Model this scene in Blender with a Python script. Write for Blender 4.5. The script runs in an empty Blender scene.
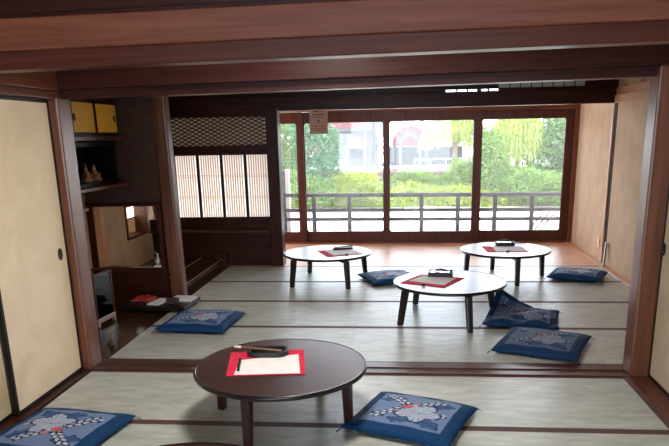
import bpy, bmesh, math, random
from mathutils import Vector, Matrix
PI = math.pi
R = math.radians
rng = random.Random(7)
scene = bpy.context.scene
COL = scene.collection

# ------------------------------------------------------------------ materials
def new_mat(name):
    m = bpy.data.materials.new(name); m.use_nodes = True
    nt = m.node_tree
    return m, nt, nt.nodes['Principled BSDF']

def srgb(r, g, b):
    def f(c):
        c /= 255.0
        return c / 12.92 if c <= .04045 else ((c + .055) / 1.055) ** 2.4
    return (f(r), f(g), f(b), 1)

def plain(name, col, rough=.6, metal=0, coat=0, spec=None):
    m, nt, b = new_mat(name)
    b.inputs['Base Color'].default_value = col
    b.inputs['Roughness'].default_value = rough
    b.inputs['Metallic'].default_value = metal
    b.inputs['Coat Weight'].default_value = coat
    if spec is not None: b.inputs['Specular IOR Level'].default_value = spec
    return m

def grain(name, c1, c2, scale=(1, 1, 1), rough=.5, detail=4, dist=1.2, bump=0, noise=6, coat=0, lo=.35, hi=.68, spec=None):
    """Noise stretched along an axis: wood grain, plaster, weave."""
    m, nt, b = new_mat(name)
    tc = nt.nodes.new('ShaderNodeTexCoord')
    mp = nt.nodes.new('ShaderNodeMapping'); mp.inputs['Scale'].default_value = scale
    nz = nt.nodes.new('ShaderNodeTexNoise')
    nz.inputs['Scale'].default_value = noise; nz.inputs['Detail'].default_value = detail
    nz.inputs['Distortion'].default_value = dist
    rp = nt.nodes.new('ShaderNodeValToRGB')
    rp.color_ramp.elements[0].position = lo; rp.color_ramp.elements[0].color = c1
    rp.color_ramp.elements[1].position = hi; rp.color_ramp.elements[1].color = c2
    L = nt.links.new
    L(tc.outputs['Object'], mp.inputs['Vector']); L(mp.outputs[0], nz.inputs['Vector'])
    L(nz.outputs['Fac'], rp.inputs['Fac']); L(rp.outputs['Color'], b.inputs['Base Color'])
    b.inputs['Roughness'].default_value = rough
    if spec is not None: b.inputs['Specular IOR Level'].default_value = spec
    b.inputs['Coat Weight'].default_value = coat
    if bump:
        bp = nt.nodes.new('ShaderNodeBump'); bp.inputs['Strength'].default_value = bump
        bp.inputs['Distance'].default_value = .004
        L(nz.outputs['Fac'], bp.inputs['Height']); L(bp.outputs[0], b.inputs['Normal'])
    return m

M = {}
AX = {'x': (.35, 9, 9), 'y': (9, .35, 9), 'z': (9, 9, .35)}
for a in 'xyz':
    M['beam_' + a] = grain('brown_timber_' + a, srgb(80, 42, 27), srgb(104, 60, 40), AX[a], .34, noise=3, spec=.3)
    M['dark_' + a] = grain('dark_timber_' + a, srgb(50, 23, 19), srgb(68, 34, 27), AX[a], .36, noise=3, spec=.16)
    M['red_' + a] = grain('red_brown_timber_' + a, srgb(108, 56, 36), srgb(132, 76, 52), AX[a], .45, noise=3, spec=.3)
    M['light_' + a] = grain('light_timber_' + a, srgb(196, 142, 104), srgb(226, 178, 138), AX[a], .4, noise=3)
M['pillar_z'] = grain('polished_brown_pillar', srgb(90, 48, 31), srgb(118, 70, 46), AX['z'], .33, noise=3, spec=.6)
M['door_z'] = grain('red_brown_door_timber', srgb(74, 32, 22), srgb(96, 46, 32), AX['z'], .4, noise=3, spec=.35)
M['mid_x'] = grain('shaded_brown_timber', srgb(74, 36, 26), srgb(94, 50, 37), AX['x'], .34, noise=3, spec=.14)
M['plank'] = grain('polished_dark_plank', srgb(40, 24, 20), srgb(72, 44, 34), AX['y'], .16, noise=4)
M['sill'] = grain('threshold_timber', srgb(58, 34, 28), srgb(82, 50, 40), AX['x'], .3, noise=3)
M['engawa'] = grain('veranda_board', srgb(205, 150, 116), srgb(232, 184, 148), AX['x'], .35, noise=3)
M['plaster'] = grain('beige_plaster', srgb(196, 166, 134), srgb(212, 182, 148), (1, 1, .8), .85, noise=5, bump=.05, detail=8, dist=.3)
M['plaster_dark'] = grain('brown_plaster', srgb(62, 42, 35), srgb(78, 54, 46), (1, 1, 1), .9, noise=12, bump=.1)
M['fusuma'] = grain('cream_fusuma_paper', srgb(222, 202, 170), srgb(236, 218, 188), (1, 1, 1), .8, noise=2.5, detail=8)
M['fusuma_old'] = grain('aged_fusuma_paper', srgb(196, 176, 140), srgb(212, 192, 156), (1, 1, 1), .8, noise=2.5, detail=8)
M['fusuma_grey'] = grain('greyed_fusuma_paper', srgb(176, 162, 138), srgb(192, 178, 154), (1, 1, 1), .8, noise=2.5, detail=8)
M['black_lacquer'] = plain('black_lacquer', srgb(24, 18, 17), .4, 0, 0, .25)
M['black'] = plain('black_iron', srgb(20, 19, 20), .35)
M['gold'] = grain('gold_leaf_paper', srgb(244, 178, 52), srgb(250, 194, 70), (1, 1, 1), .55, noise=20)
M['gold_old'] = grain('dull_gold_brocade', srgb(150, 106, 62), srgb(214, 172, 120), (1, 1, 1), .45, noise=60)
M['table_top'] = grain('brown_lacquer_top', srgb(52, 29, 26), srgb(64, 37, 32), AX['x'], .31, noise=2, spec=.75)
M['table_rim'] = plain('black_lacquer_rim', srgb(22, 17, 18), .22)
M['table_leg'] = plain('dark_red_lacquer_leg', srgb(58, 24, 26), .28)
M['table_leg_black'] = plain('black_lacquer_leg', srgb(36, 27, 27), .28)
M['felt'] = grain('red_felt', srgb(196, 22, 56), srgb(214, 40, 74), (1, 1, 1), .95, noise=60)
M['red_cloth'] = grain('red_silk_cloth', srgb(160, 40, 30), srgb(186, 58, 44), (1, 1, 1), .7, noise=30)
M['paper'] = grain('white_writing_paper', srgb(226, 224, 226), srgb(238, 236, 236), (1, 1, 1), .9, noise=5)
M['ink_stone'] = plain('black_ink_stone', srgb(26, 25, 27), .38)
M['bamboo'] = grain('aged_bamboo', srgb(120, 92, 72), srgb(156, 124, 98), AX['x'], .5, noise=4)
M['bristle'] = plain('white_bristle', srgb(232, 226, 214), .8)
M['case_base'] = plain('pale_lacquered_base', srgb(150, 132, 126), .3)
M['helmet'] = plain('grey_black_iron', srgb(44, 42, 44), .25, 0, .5)
M['silver'] = plain('silver_metal', srgb(200, 196, 190), .3, .6)
M['white'] = plain('white_paint', srgb(232, 230, 226), .6)
M['ivory'] = plain('ivory_plastic', srgb(214, 190, 150), .5)
M['notice'] = grain('tan_notice_card', srgb(198, 152, 130), srgb(206, 162, 140), (1, 1, 1), .8, noise=8)
M['ink'] = plain('black_print', srgb(40, 34, 34), .8)
M['red_ink'] = plain('red_print', srgb(190, 44, 50), .8)
M['kumiko'] = grain('tan_lattice_strip', srgb(206, 164, 112), srgb(222, 184, 136), AX['z'], .6, noise=4)
M['navy'] = plain('navy_cotton', srgb(12, 44, 88), .9)
M['rail_wood'] = grain('weathered_rail_timber', srgb(50, 37, 34), srgb(70, 53, 47), AX['x'], .7, noise=3, spec=.2)

# tatami: fine weave over faint blotches
def tatami(name, c1, c2):
    m, nt, b = new_mat(name); L = nt.links.new
    tc = nt.nodes.new('ShaderNodeTexCoord')
    mp = nt.nodes.new('ShaderNodeMapping'); mp.inputs['Scale'].default_value = (1.1, 4, 1)
    nz = nt.nodes.new('ShaderNodeTexNoise'); nz.inputs['Scale'].default_value = 4.5; nz.inputs['Detail'].default_value = 7
    nz.inputs['Roughness'].default_value = .65
    rp = nt.nodes.new('ShaderNodeValToRGB')
    rp.color_ramp.elements[0].position = .36; rp.color_ramp.elements[0].color = c1
    rp.color_ramp.elements[1].position = .66; rp.color_ramp.elements[1].color = c2
    wv = nt.nodes.new('ShaderNodeTexWave'); wv.bands_direction = 'Y'; wv.inputs['Scale'].default_value = 55
    wv.inputs['Distortion'].default_value = .6
    bp = nt.nodes.new('ShaderNodeBump'); bp.inputs['Strength'].default_value = .12; bp.inputs['Distance'].default_value = .002
    L(tc.outputs['Object'], mp.inputs[0]); L(mp.outputs[0], nz.inputs['Vector']); L(nz.outputs['Fac'], rp.inputs[0])
    L(tc.outputs['Object'], wv.inputs['Vector']); L(wv.outputs['Fac'], bp.inputs['Height'])
    L(rp.outputs[0], b.inputs['Base Color']); L(bp.outputs[0], b.inputs['Normal'])
    b.inputs['Roughness'].default_value = .36
    return m
M['tatami'] = tatami('tatami_rush', srgb(166, 170, 162), srgb(198, 202, 195))
M['heri'] = plain('brown_tatami_border', srgb(84, 56, 56), .7)

def glass(name, haze_mix=0, tint=(1, 1, 1, 1)):
    m = bpy.data.materials.new(name); m.use_nodes = True; nt = m.node_tree; nt.nodes.clear(); L = nt.links.new
    o = nt.nodes.new('ShaderNodeOutputMaterial'); mx = nt.nodes.new('ShaderNodeMixShader')
    t = nt.nodes.new('ShaderNodeBsdfTransparent'); t.inputs[0].default_value = tint
    g = nt.nodes.new('ShaderNodeBsdfGlossy'); g.inputs['Roughness'].default_value = .02
    lw = nt.nodes.new('ShaderNodeFresnel'); lw.inputs[0].default_value = 1.45
    src = t.outputs[0]
    if haze_mix:      # translucent veil imitates the washed-out haze over the view
        tl = nt.nodes.new('ShaderNodeBsdfTranslucent'); tl.inputs[0].default_value = (.9, .9, .9, 1)
        m2 = nt.nodes.new('ShaderNodeMixShader'); m2.inputs[0].default_value = haze_mix
        L(t.outputs[0], m2.inputs[1]); L(tl.outputs[0], m2.inputs[2]); src = m2.outputs[0]
    L(lw.outputs[0], mx.inputs[0]); L(src, mx.inputs[1]); L(g.outputs[0], mx.inputs[2]); L(mx.outputs[0], o.inputs[0])
    return m
M['glass'] = glass('window_glass'); M['hazed_glass'] = glass('hazed_window_glass', .035)

def translucent(name, col, mix=.6):
    m = bpy.data.materials.new(name); m.use_nodes = True; nt = m.node_tree; nt.nodes.clear(); L = nt.links.new
    o = nt.nodes.new('ShaderNodeOutputMaterial'); mx = nt.nodes.new('ShaderNodeMixShader'); mx.inputs[0].default_value = mix
    d = nt.nodes.new('ShaderNodeBsdfDiffuse'); t = nt.nodes.new('ShaderNodeBsdfTranslucent')
    d.inputs[0].default_value = col; t.inputs[0].default_value = col
    L(d.outputs[0], mx.inputs[1]); L(t.outputs[0], mx.inputs[2]); L(mx.outputs[0], o.inputs[0])
    return m
M['darker_paper'] = translucent('darker_transom_paper', (.50, .46, .40, 1), .75)  # darker tone than the shoji paper
M['frosted_paper'] = translucent('grey_frosted_paper', (.35, .35, .34, 1), .7)
M['tan_paper'] = translucent('tan_screen_paper', (.40, .29, .19, 1), .45)
M['shoji_paper'] = translucent('shoji_paper', (.97, .94, .89, 1), .85)

def leaf(name, c1, c2, noise=.9):
    m = bpy.data.materials.new(name); m.use_nodes = True; nt = m.node_tree; nt.nodes.clear(); L = nt.links.new
    o = nt.nodes.new('ShaderNodeOutputMaterial'); mx = nt.nodes.new('ShaderNodeMixShader'); mx.inputs[0].default_value = .4
    d = nt.nodes.new('ShaderNodeBsdfDiffuse'); t = nt.nodes.new('ShaderNodeBsdfTranslucent')
    g = nt.nodes.new('ShaderNodeNewGeometry'); rp = nt.nodes.new('ShaderNodeValToRGB')
    rp.color_ramp.elements[0].color = c1; rp.color_ramp.elements[1].color = c2
    L(g.outputs['Random Per Island'], rp.inputs[0])
    L(rp.outputs[0], d.inputs[0]); L(rp.outputs[0], t.inputs[0])
    L(d.outputs[0], mx.inputs[1]); L(t.outputs[0], mx.inputs[2]); L(mx.outputs[0], o.inputs[0])
    return m
M['leaf_yellow'] = leaf('yellow_green_leaf', srgb(104, 122, 40), srgb(150, 160, 70))
M['leaf_mid'] = leaf('mid_green_leaf', srgb(76, 104, 46), srgb(122, 146, 76))
M['leaf_blue'] = leaf('blue_green_needle', srgb(50, 88, 60), srgb(88, 124, 84))
M['leaf_willow'] = leaf('willow_leaf', srgb(112, 128, 56), srgb(158, 168, 92))
M['leaf_deep'] = leaf('deep_green_leaf', srgb(58, 90, 48), srgb(104, 134, 76))
M['bark'] = grain('grey_bark', srgb(96, 84, 74), srgb(136, 120, 106), AX['z'], .9, noise=4)
M['stone'] = grain('pale_river_stones', srgb(176, 168, 158), srgb(206, 200, 192), (1, 1, 1), .9, noise=1.6, detail=8)
M['bank'] = grain('grassy_bank_soil', srgb(84, 96, 46), srgb(120, 128, 72), (1, 1, 1), .95, noise=1.2)
M['wall_stone'] = grain('pinkish_stone_wall', srgb(74, 54, 50), srgb(108, 88, 82), (1, 1, 1.5), .9, noise=2.2)
M['facade'] = plain('white_facade', srgb(76, 76, 80), .8)
M['facade_grey'] = plain('grey_facade', srgb(46, 49, 58), .8)
M['facade_dark'] = plain('dark_facade', srgb(22, 23, 32), .7)
M['awning'] = plain('yellow_awning', srgb(150, 84, 14), .7)
M['sign_red'] = plain('red_sign_letters', srgb(150, 20, 30), .6)
M['arch_red'] = plain('red_brown_arch', srgb(86, 34, 36), .8)
M['arch_grey'] = plain('grey_arch_band', srgb(62, 58, 68), .8)
M['roof_tile'] = plain('grey_roof_tile', srgb(84, 88, 100), .7)
M['asphalt'] = plain('pale_street', srgb(180, 178, 176), .9)

# cushion print (a printed pattern on the cloth), read from a colour attribute
m, nt, b = new_mat('printed_indigo_cotton')
at_ = nt.nodes.new('ShaderNodeAttribute'); at_.attribute_name = 'print'
nt.links.new(at_.outputs['Color'], b.inputs['Base Color'])
b.inputs['Roughness'].default_value = .75
b.inputs['Specular IOR Level'].default_value = .2
M['print'] = m

# ------------------------------------------------------------------ mesh helpers
class MB:
    def __init__(self): self.bm = bmesh.new(); self.mats = []; self.mi = 0
    def use(self, mat):
        if mat not in self.mats: self.mats.append(mat)
        self.mi = self.mats.index(mat); return self
    def _f(self, vs):
        try:
            f = self.bm.faces.new(vs); f.material_index = self.mi; return f
        except ValueError: return None
    def hexa(self, p):
        v = [self.bm.verts.new(q) for q in p]
        for q in ((0, 3, 2, 1), (4, 5, 6, 7), (0, 1, 5, 4), (1, 2, 6, 5), (2, 3, 7, 6), (3, 0, 4, 7)):
            self._f([v[i] for i in q])
        return self
    def box(self, x0, x1, y0, y1, z0, z1):
        return self.hexa([(x0, y0, z0), (x1, y0, z0), (x1, y1, z0), (x0, y1, z0), (x0, y0, z1), (x1, y0, z1), (x1, y1, z1), (x0, y1, z1)])
    def tiltx(self, x0, x1, y0, y1, za, zb, h):
        """a beam along x whose underside goes from za at x0 to zb at x1"""
        return self.hexa([(x0, y0, za), (x1, y0, zb), (x1, y1, zb), (x0, y1, za), (x0, y0, za + h), (x1, y0, zb + h), (x1, y1, zb + h), (x0, y1, za + h)])
    def rings(self, rings, cap=True):
        rr = [[self.bm.verts.new(p) for p in r] for r in rings]
        n = len(rr[0])
        for a, c in zip(rr, rr[1:]):
            for i in range(n): self._f([a[i], a[(i + 1) % n], c[(i + 1) % n], c[i]])
        if cap:
            self._f(rr[0][::-1]); self._f(rr[-1])
        return self
    def lathe(self, prof, n=32, c=(0, 0, 0), sx=1, sy=1):
        return self.rings([[(c[0] + r * sx * math.cos(2 * PI * i / n), c[1] + r * sy * math.sin(2 * PI * i / n), c[2] + z) for i in range(n)] for r, z in prof])
    def tube(self, pts, rad, n=8):
        pts = [Vector(p) for p in pts]
        if not hasattr(rad, '__len__'): rad = [rad] * len(pts)
        rs = []
        for i, p in enumerate(pts):
            d = (pts[min(i + 1, len(pts) - 1)] - pts[max(i - 1, 0)]).normalized()
            u = d.orthogonal().normalized() if i == 0 else (pu - d * pu.dot(d)).normalized()
            pu = u; w = d.cross(u)
            rs.append([p + (u * math.cos(2 * PI * k / n) + w * math.sin(2 * PI * k / n)) * rad[i] for k in range(n)])
        return self.rings(rs)
    def sphere(self, c, r, seg=16, sx=1, sy=1, sz=1):
        prof = [(max(1e-4, r * math.sin(PI * k / 10)), -r * math.cos(PI * k / 10) * sz) for k in range(11)]
        return self.lathe(prof, seg, c, sx, sy)
    def prism(self, poly, axis, a, b):
        """extrude a 2D polygon along an axis between a and b"""
        def p(q, t):
            return {'x': (t, q[0], q[1]), 'y': (q[0], t, q[1]), 'z': (q[0], q[1], t)}[axis]
        return self.rings([[p(q, a) for q in poly], [p(q, b) for q in poly]])
    def build(self, name, mat, parent=None, bevel=0, smooth=False, seg=2):
        bmesh.ops.recalc_face_normals(self.bm, faces=self.bm.faces)
        me = bpy.data.meshes.new(name); self.bm.to_mesh(me); self.bm.free()
        if self.mats:
            for q in self.mats: me.materials.append(M[q])
        else: me.materials.append(M[mat])
        o = bpy.data.objects.new(name, me); COL.objects.link(o)
        if parent: o.parent = parent
        if bevel:
            md = o.modifiers.new('soft_edge', 'BEVEL'); md.width = bevel; md.segments = seg; md.limit_method = 'ANGLE'; md.angle_limit = R(35)
        if smooth:
            for f in me.polygons: f.use_smooth = True
        return o

def tag(o, label=None, cat=None, group=None, kind=None):
    if label: o['label'] = label
    if cat: o['category'] = cat
    if group: o['group'] = group
    if kind: o['kind'] = kind
    return o
def thing(name, label, cat, loc=(0, 0, 0), rotz=0, group=None):
    o = bpy.data.objects.new(name, None); o.empty_display_size = .1; COL.objects.link(o)
    o.location = loc; o.rotation_euler = (0, 0, rotz)
    return tag(o, label, cat, group)
def struct(name, mb, mat, bevel=0, parent=None):
    o = mb.build(name, mat, parent, bevel)
    if not parent: o['kind'] = 'structure'
    return o
def dup(root, loc, rotz, label, group=None):
    r = root.copy(); COL.objects.link(r); r.location = loc; r.rotation_euler = (0, 0, rotz); r['label'] = label
    if group: r['group'] = group
    for ch in list(root.children):
        c = ch.copy(); COL.objects.link(c); c.parent = r
        for g in list(ch.children):
            d = g.copy(); COL.objects.link(d); d.parent = c
    return r
def box(*a): return MB().box(*a)

# ------------------------------------------------------------------ the setting
XL, XR, XB = -2.24, 1.464, 2.365            # tatami edges: left, front right, back right
CZ = 2.5                                     # ceiling
struct('floor', box(-2.6, 2.6, -2.6, 8.14, -.2, -.05), 'dark_x')
struct('floor_rear', box(-2.4, 1.8, -2.6, 1.62, -.05, 0), 'tatami')
# plank floor of the alcove, each plank with a hair gap
mb = MB()
for k in range(7):
    x1 = XL - .002 - k * .16; mb.box(x1 - .158, x1, 4.52, 8.14 if k == 0 else 6.46, -.06, 0)
struct('floor_alcove', mb, 'plank', .002)
mb = MB()
mb.box(-2.62, -2.322, 6.47, 8.2, -.02, .1)
for k in range(4): mb.box(-2.625 - .157 * (k + 1), -2.625 - .157 * k - .003, 6.47, 8.2, -.02, .098)
struct('floor_tokonoma', mb, 'plank', .004)
mb = MB()
mb.box(-4.2, 2.45, 8.14, 9.02, -.06, 0); mb.box(-4.2, 2.45, 9.025, 9.9, -.06, 0)
struct('floor_veranda', mb, 'engawa', .002)
struct('ceiling', box(-3.5, 2.7, -2.7, 8.3, CZ, CZ + .06), 'dark_y')
struct('ceiling_veranda', box(-4.4, 2.7, 8.3, 10.9, CZ, CZ + .06), 'light_x')
struct('roof', box(-4.6, 3.2, -4.6, 11.3, CZ + .1, CZ + .25), 'dark_x')

# left side of the front room
mb = MB(); mb.box(-2.42, XL - .02, -2.6, 4.29, -.05, .006)
struct('trim_1', mb, 'dark_y', .004)
struct('wall_left', box(-2.46, -2.33, -2.6, 4.4, 2.04, CZ), 'plaster_dark')
struct('wall_left_rear', box(-2.46, -2.30, -2.6, 1.5, 0, 2.04), 'plaster')
mb = MB(); mb.box(-2.42, -2.25, -2.6, 4.29, 1.866, 1.915); mb.box(-2.38, -2.215, -2.6, 4.29, 1.915, 2.04)
struct('trim_2', mb, 'beam_y', .004)
# right side of the front room
mb = MB(); mb.box(XR + .03, 1.76, -2.6, 4.29, -.05, .006)
struct('trim_3', mb, 'beam_y', .004)
struct('trim_4', box(XR, XR + .03, -2.6, 4.29, -.05, .003), 'heri')
struct('wall_right_front', box(1.66, 1.8, -2.6, 4.4, 2.09, CZ), 'plaster_dark')
struct('wall_right_rear', box(1.64, 1.8, -2.6, 2.4, 0, 1.91), 'plaster')
mb = MB(); mb.box(1.58, 1.76, -2.6, 4.29, 1.905, 1.955); mb.box(1.555, 1.72, -2.6, 4.29, 1.955, 2.09)
struct('trim_5', mb, 'dark_y', .004)
# rear of the front room, behind the viewer: wide unseen windows, added to bring daylight in
mb = MB(); mb.box(-2.46, 1.8, -2.7, -2.6, 0, .35); mb.box(-2.46, 1.8, -2.7, -2.6, 2.3, CZ); mb.box(-2.46, -2.2, -2.7, -2.6, .35, 2.3); mb.box(1.5, 1.8, -2.7, -2.6, .35, 2.3)
mb.box(-.4, -.3, -2.7, -2.6, .35, 2.3)
struct('wall_rear', mb, 'plaster')

# threshold, posts and the two great beams
mb = MB()
mb.box(XL - .03, 1.64, 4.29, 4.325, -.05, .008); mb.box(XL - .03, 1.64, 4.33, 4.40, -.05, .001); mb.box(XL - .03, 1.64, 4.405, 4.45, -.05, .008); mb.box(XL - .03, 2.365, 4.455, 4.52, -.05, .004)
struct('trim_6', mb, 'sill', .002)
struct('pillar_left', box(-2.40, -2.252, 4.29, 4.47, 0, CZ), 'pillar_z', .012)
struct('pillar_right', box(1.508, 1.64, 4.29, 4.45, 0, CZ), 'pillar_z', .012)
def sl(x): return 1.867 + (x + 2.3) * .0115
mb = MB(); mb.tiltx(-2.25, 1.51, 4.34, 4.47, sl(-2.25), sl(1.51), .06)
struct('beam_lower', mb, 'dark_x', .004)
mb = MB(); mb.tiltx(-2.40, 1.64, 4.25, 4.47, sl(-2.4) + .056, sl(1.64) + .056, .135)
struct('beam_upper', mb, 'dark_x', .006)
struct('wall_over_beam', box(-2.4, 1.7, 4.38, 4.44, 2.05, CZ), 'plaster_dark')
def s1(x): return 1.91 + (x + 1.764) * .0128
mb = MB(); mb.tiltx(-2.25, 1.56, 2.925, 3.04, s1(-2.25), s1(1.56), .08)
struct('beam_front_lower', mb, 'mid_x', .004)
mb = MB(); mb.tiltx(-2.34, 1.62, 2.88, 3.04, s1(-2.34) + .074, s1(1.62) + .074, .13)
struct('beam_front_upper', mb, 'red_x', .006)
mb = MB(); mb.tiltx(-2.3, 1.6, 2.92, 3.0, s1(-2.3) + .206, s1(1.6) + .206, .02)
struct('trim_7', mb, 'dark_x', .003)
struct('trim_8', box(-.562, -.43, 2.915, 3.0, 2.15, CZ), 'beam_z', .004)
struct('wall_over_front_beam', box(-2.4, 1.7, 2.96, 2.99, 2.12, CZ), 'dark_x')

# back room, right wall
struct('wall_right', box(2.45, 2.55, 4.4, 9.95, -.05, CZ), 'plaster')
struct('wall_right_return', box(1.64, 2.5, 4.40, 4.46, 0, CZ), 'plaster')
mb = MB(); mb.box(XB, 2.452, 4.52, 9.9, -.05, .012)
struct('baseboard_right', mb, 'light_y', .004)
mb = MB(); mb.box(2.40, 2.452, 4.46, 8.17, 1.90, 1.985); mb.box(2.412, 2.452, 4.46, 8.17, 1.988, 2.066)
struct('trim_9', mb, 'light_y', .003)
struct('glint_strip_1', box(-2.327, -2.319, 6.58, 8.19, .099, .103), 'light_y')  # pale strips stand in for light caught along the platform boards
struct('glint_strip_2', box(-2.627, -2.619, 6.8, 8.19, .099, .103), 'light_y')
struct('trim_10', box(2.425, 2.452, 8.26, 8.31, .012, 1.90), 'light_z', .003)
struct('trim_11', box(2.443, 2.452, 8.19, 8.26, .012, 1.90), 'ink')
mb = MB()
for y in (4.9, 5.4, 5.9, 6.4, 6.9, 7.4, 7.9): mb.box(2.42, 2.452, y, y + .05, 2.066, CZ)
struct('trim_12', mb, 'light_z', .003)

# lintel between back room and veranda, ranma slots above it
mb = MB(); mb.tiltx(-3.3, 2.45, 8.2, 8.34, 1.893, 1.901, .17)
struct('lintel', mb, 'dark_x', .006)
mb = MB()
zb = [2.063, CZ]
mb.box(-3.3, .48, 8.24, 8.30, *zb); mb.box(2.08, 2.45, 8.24, 8.30, *zb)
mb.box(.48, 1.09, 8.24, 8.30, 2.092, CZ); mb.box(1.09, 2.08, 8.24, 8.30, 2.2, CZ); mb.box(1.09, 2.08, 8.24, 8.30, 2.063, 2.1)
for k in range(1, 5): mb.box(.475 + k * .122, .497 + k * .122, 8.25, 8.27, 2.06, 2.1)
for k in range(1, 8): mb.box(1.09 + k * .124, 1.10 + k * .124, 8.25, 8.27, 2.09, 2.21)
struct('wall_transom', mb, 'dark_x')
w = struct('window_5', MB().box(1.09, 2.08, 8.285, 8.29, 2.095, 2.205), 'frosted_paper')

# alcove on the left
struct('wall_alcove', box(-3.35, -3.2, 4.3, 6.42, -.05, CZ), 'plaster')
struct('wall_alcove_front', box(-3.3, -2.40, 4.36, 4.44, 0, CZ), 'plaster')
mb = MB()
mb.box(-3.2, -2.43, 6.40, 6.46, .965, CZ)
struct('wall_partition', mb, 'plaster_dark')
mb = MB()
mb.box(-3.2, -2.43, 6.41, 6.45, 0, .30)
struct('wall_partition_base', mb, 'dark_x')
mb = MB(); mb.box(-3.2, -2.43, 6.385, 6.475, .29, .333); mb.box(-3.2, -2.43, 6.385, 6.475, .955, 1.0); mb.box(-3.2, -3.135, 6.39, 6.47, .333, .955); mb.box(-2.47, -2.43, 6.39, 6.47, .333, .955)
struct('trim_13', mb, 'dark_x', .003)
struct('trim_14', box(-3.134, -3.055, 6.405, 6.50, .334, .954), 'light_z', .004)
struct('pillar_alcove', MB().hexa([(-2.415, 6.43, 0), (-2.275, 6.43, 0), (-2.275, 6.57, 0), (-2.415, 6.57, 0), (-2.452, 6.43, CZ), (-2.312, 6.43, CZ), (-2.312, 6.57, CZ), (-2.452, 6.57, CZ)]), 'pillar_z', .02)
# tokonoma side wall with a small window cut in it
mb = MB()
Y0, Y1, Z0, Z1 = 7.44, 8.02, .47, .84
mb.box(-3.4, -3.25, 6.46, Y0, -.05, CZ); mb.box(-3.4, -3.25, Y1, 8.35, -.05, CZ); mb.box(-3.4, -3.25, Y0, Y1, -.05, Z0); mb.box(-3.4, -3.25, Y0, Y1, Z1, CZ)
struct('wall_tokonoma', mb, 'plaster')
mb = MB(); mb.box(-3.41, -3.235, Y0 - .02, Y0 + .015, Z0 - .02, Z1 + .02); mb.box(-3.41, -3.235, Y1 - .015, Y1 + .02, Z0 - .02, Z1 + .02); mb.box(-3.41, -3.235, Y0, Y1, Z0 - .02, Z0 + .012); mb.box(-3.41, -3.235, Y0, Y1, Z1 - .012, Z1 + .02)
w = struct('window_4', mb, 'beam_y', .003)
struct('pane', MB().box(-3.392, -3.388, Y0, Y1, .66, Z1), 'shoji_paper', parent=w)
struct('lattice', MB().box(-3.386, -3.37, Y0, Y1, .652, .668), 'dark_y', parent=w)
struct('panel', MB().box(-3.395, -3.385, Y0, Y1, Z0, .655), 'tan_paper', parent=w)

# paper window wall at the end of the room
struct('pillar_window', box(-1.686, -1.537, 8.14, 8.34, 0, 1.93), 'dark_z', .006)
mb = MB()
mb.box(-3.25, -1.686, 8.18, 8.32, 1.842, 1.90); mb.box(-3.25, -1.686, 8.18, 8.30, 1.41, 1.502)
mb.box(-3.25, -1.686, 8.16, 8.30, .47, .601)
struct('trim_15', mb, 'dark_x', .004)
struct('trim_16', box(-3.25, -1.686, 8.10, 8.30, .44, .468), 'beam_x', .003)
struct('wall_under_window', box(-3.25, -1.686, 8.20, 8.30, 0, .44), 'dark_x')
struct('trim_17', box(-2.40, -2.25, 8.08, 8.2, 0, .19), 'dark_z', .004)
root = thing('window_1', None, None); root['kind'] = 'structure'
for k in range(5):
    x1 = -1.69 - k * .302; x0 = x1 - .268
    fr = MB(); fr.box(x0 - .02, x0, 8.19, 8.22, .60, 1.41); fr.box(x1, x1 + .02, 8.19, 8.22, .60, 1.41)
    fr.box(x0, x1, 8.19, 8.22, 1.39, 1.41); fr.box(x0, x1, 8.19, 8.22, .60, .625)
    s = struct('shoji_panel', fr, 'dark_z', .002, root)
    pp = MB().box(x0, x1, 8.212, 8.214, .62, 1.395); struct('paper', pp, 'shoji_paper', parent=s)
    lt = MB()
    for j in range(1, 9): xx = x0 + (x1 - x0) * j / 9; lt.box(xx - .006, xx + .006, 8.197, 8.211, .625, 1.39)
    for zz in (.865, .885, 1.125, 1.145): lt.box(x0, x1, 8.201, 8.211, zz - .0025, zz + .0025)
    struct('lattice', lt, 'kumiko', parent=s)
root = thing('window_2', None, None); root['kind'] = 'structure'
struct('paper', MB().box(-3.2, -1.686, 8.262, 8.264, 1.50, 1.843), 'darker_paper', parent=root)
lt = MB()
px_, pz_ = .0945, .0235
for r_ in range(15):
    z = 1.507 + r_ * pz_
    for k in range(17):
        x = -1.69 - .04 - k * px_ - (px_ / 2 if r_ % 2 else 0)
        poly = []
        for j in range(16):
            a = 2 * PI * j / 16; c_, s_ = math.cos(a), math.sin(a)
            poly.append((x + .0385 * math.copysign(abs(c_) ** 1.5, c_), z + .0172 * math.copysign(abs(s_) ** 1.5, s_)))
        if x - .05 > -3.2: lt.prism(poly, 'y', 8.235, 8.255)
struct('lattice', lt, 'beam_x', parent=root)

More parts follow.
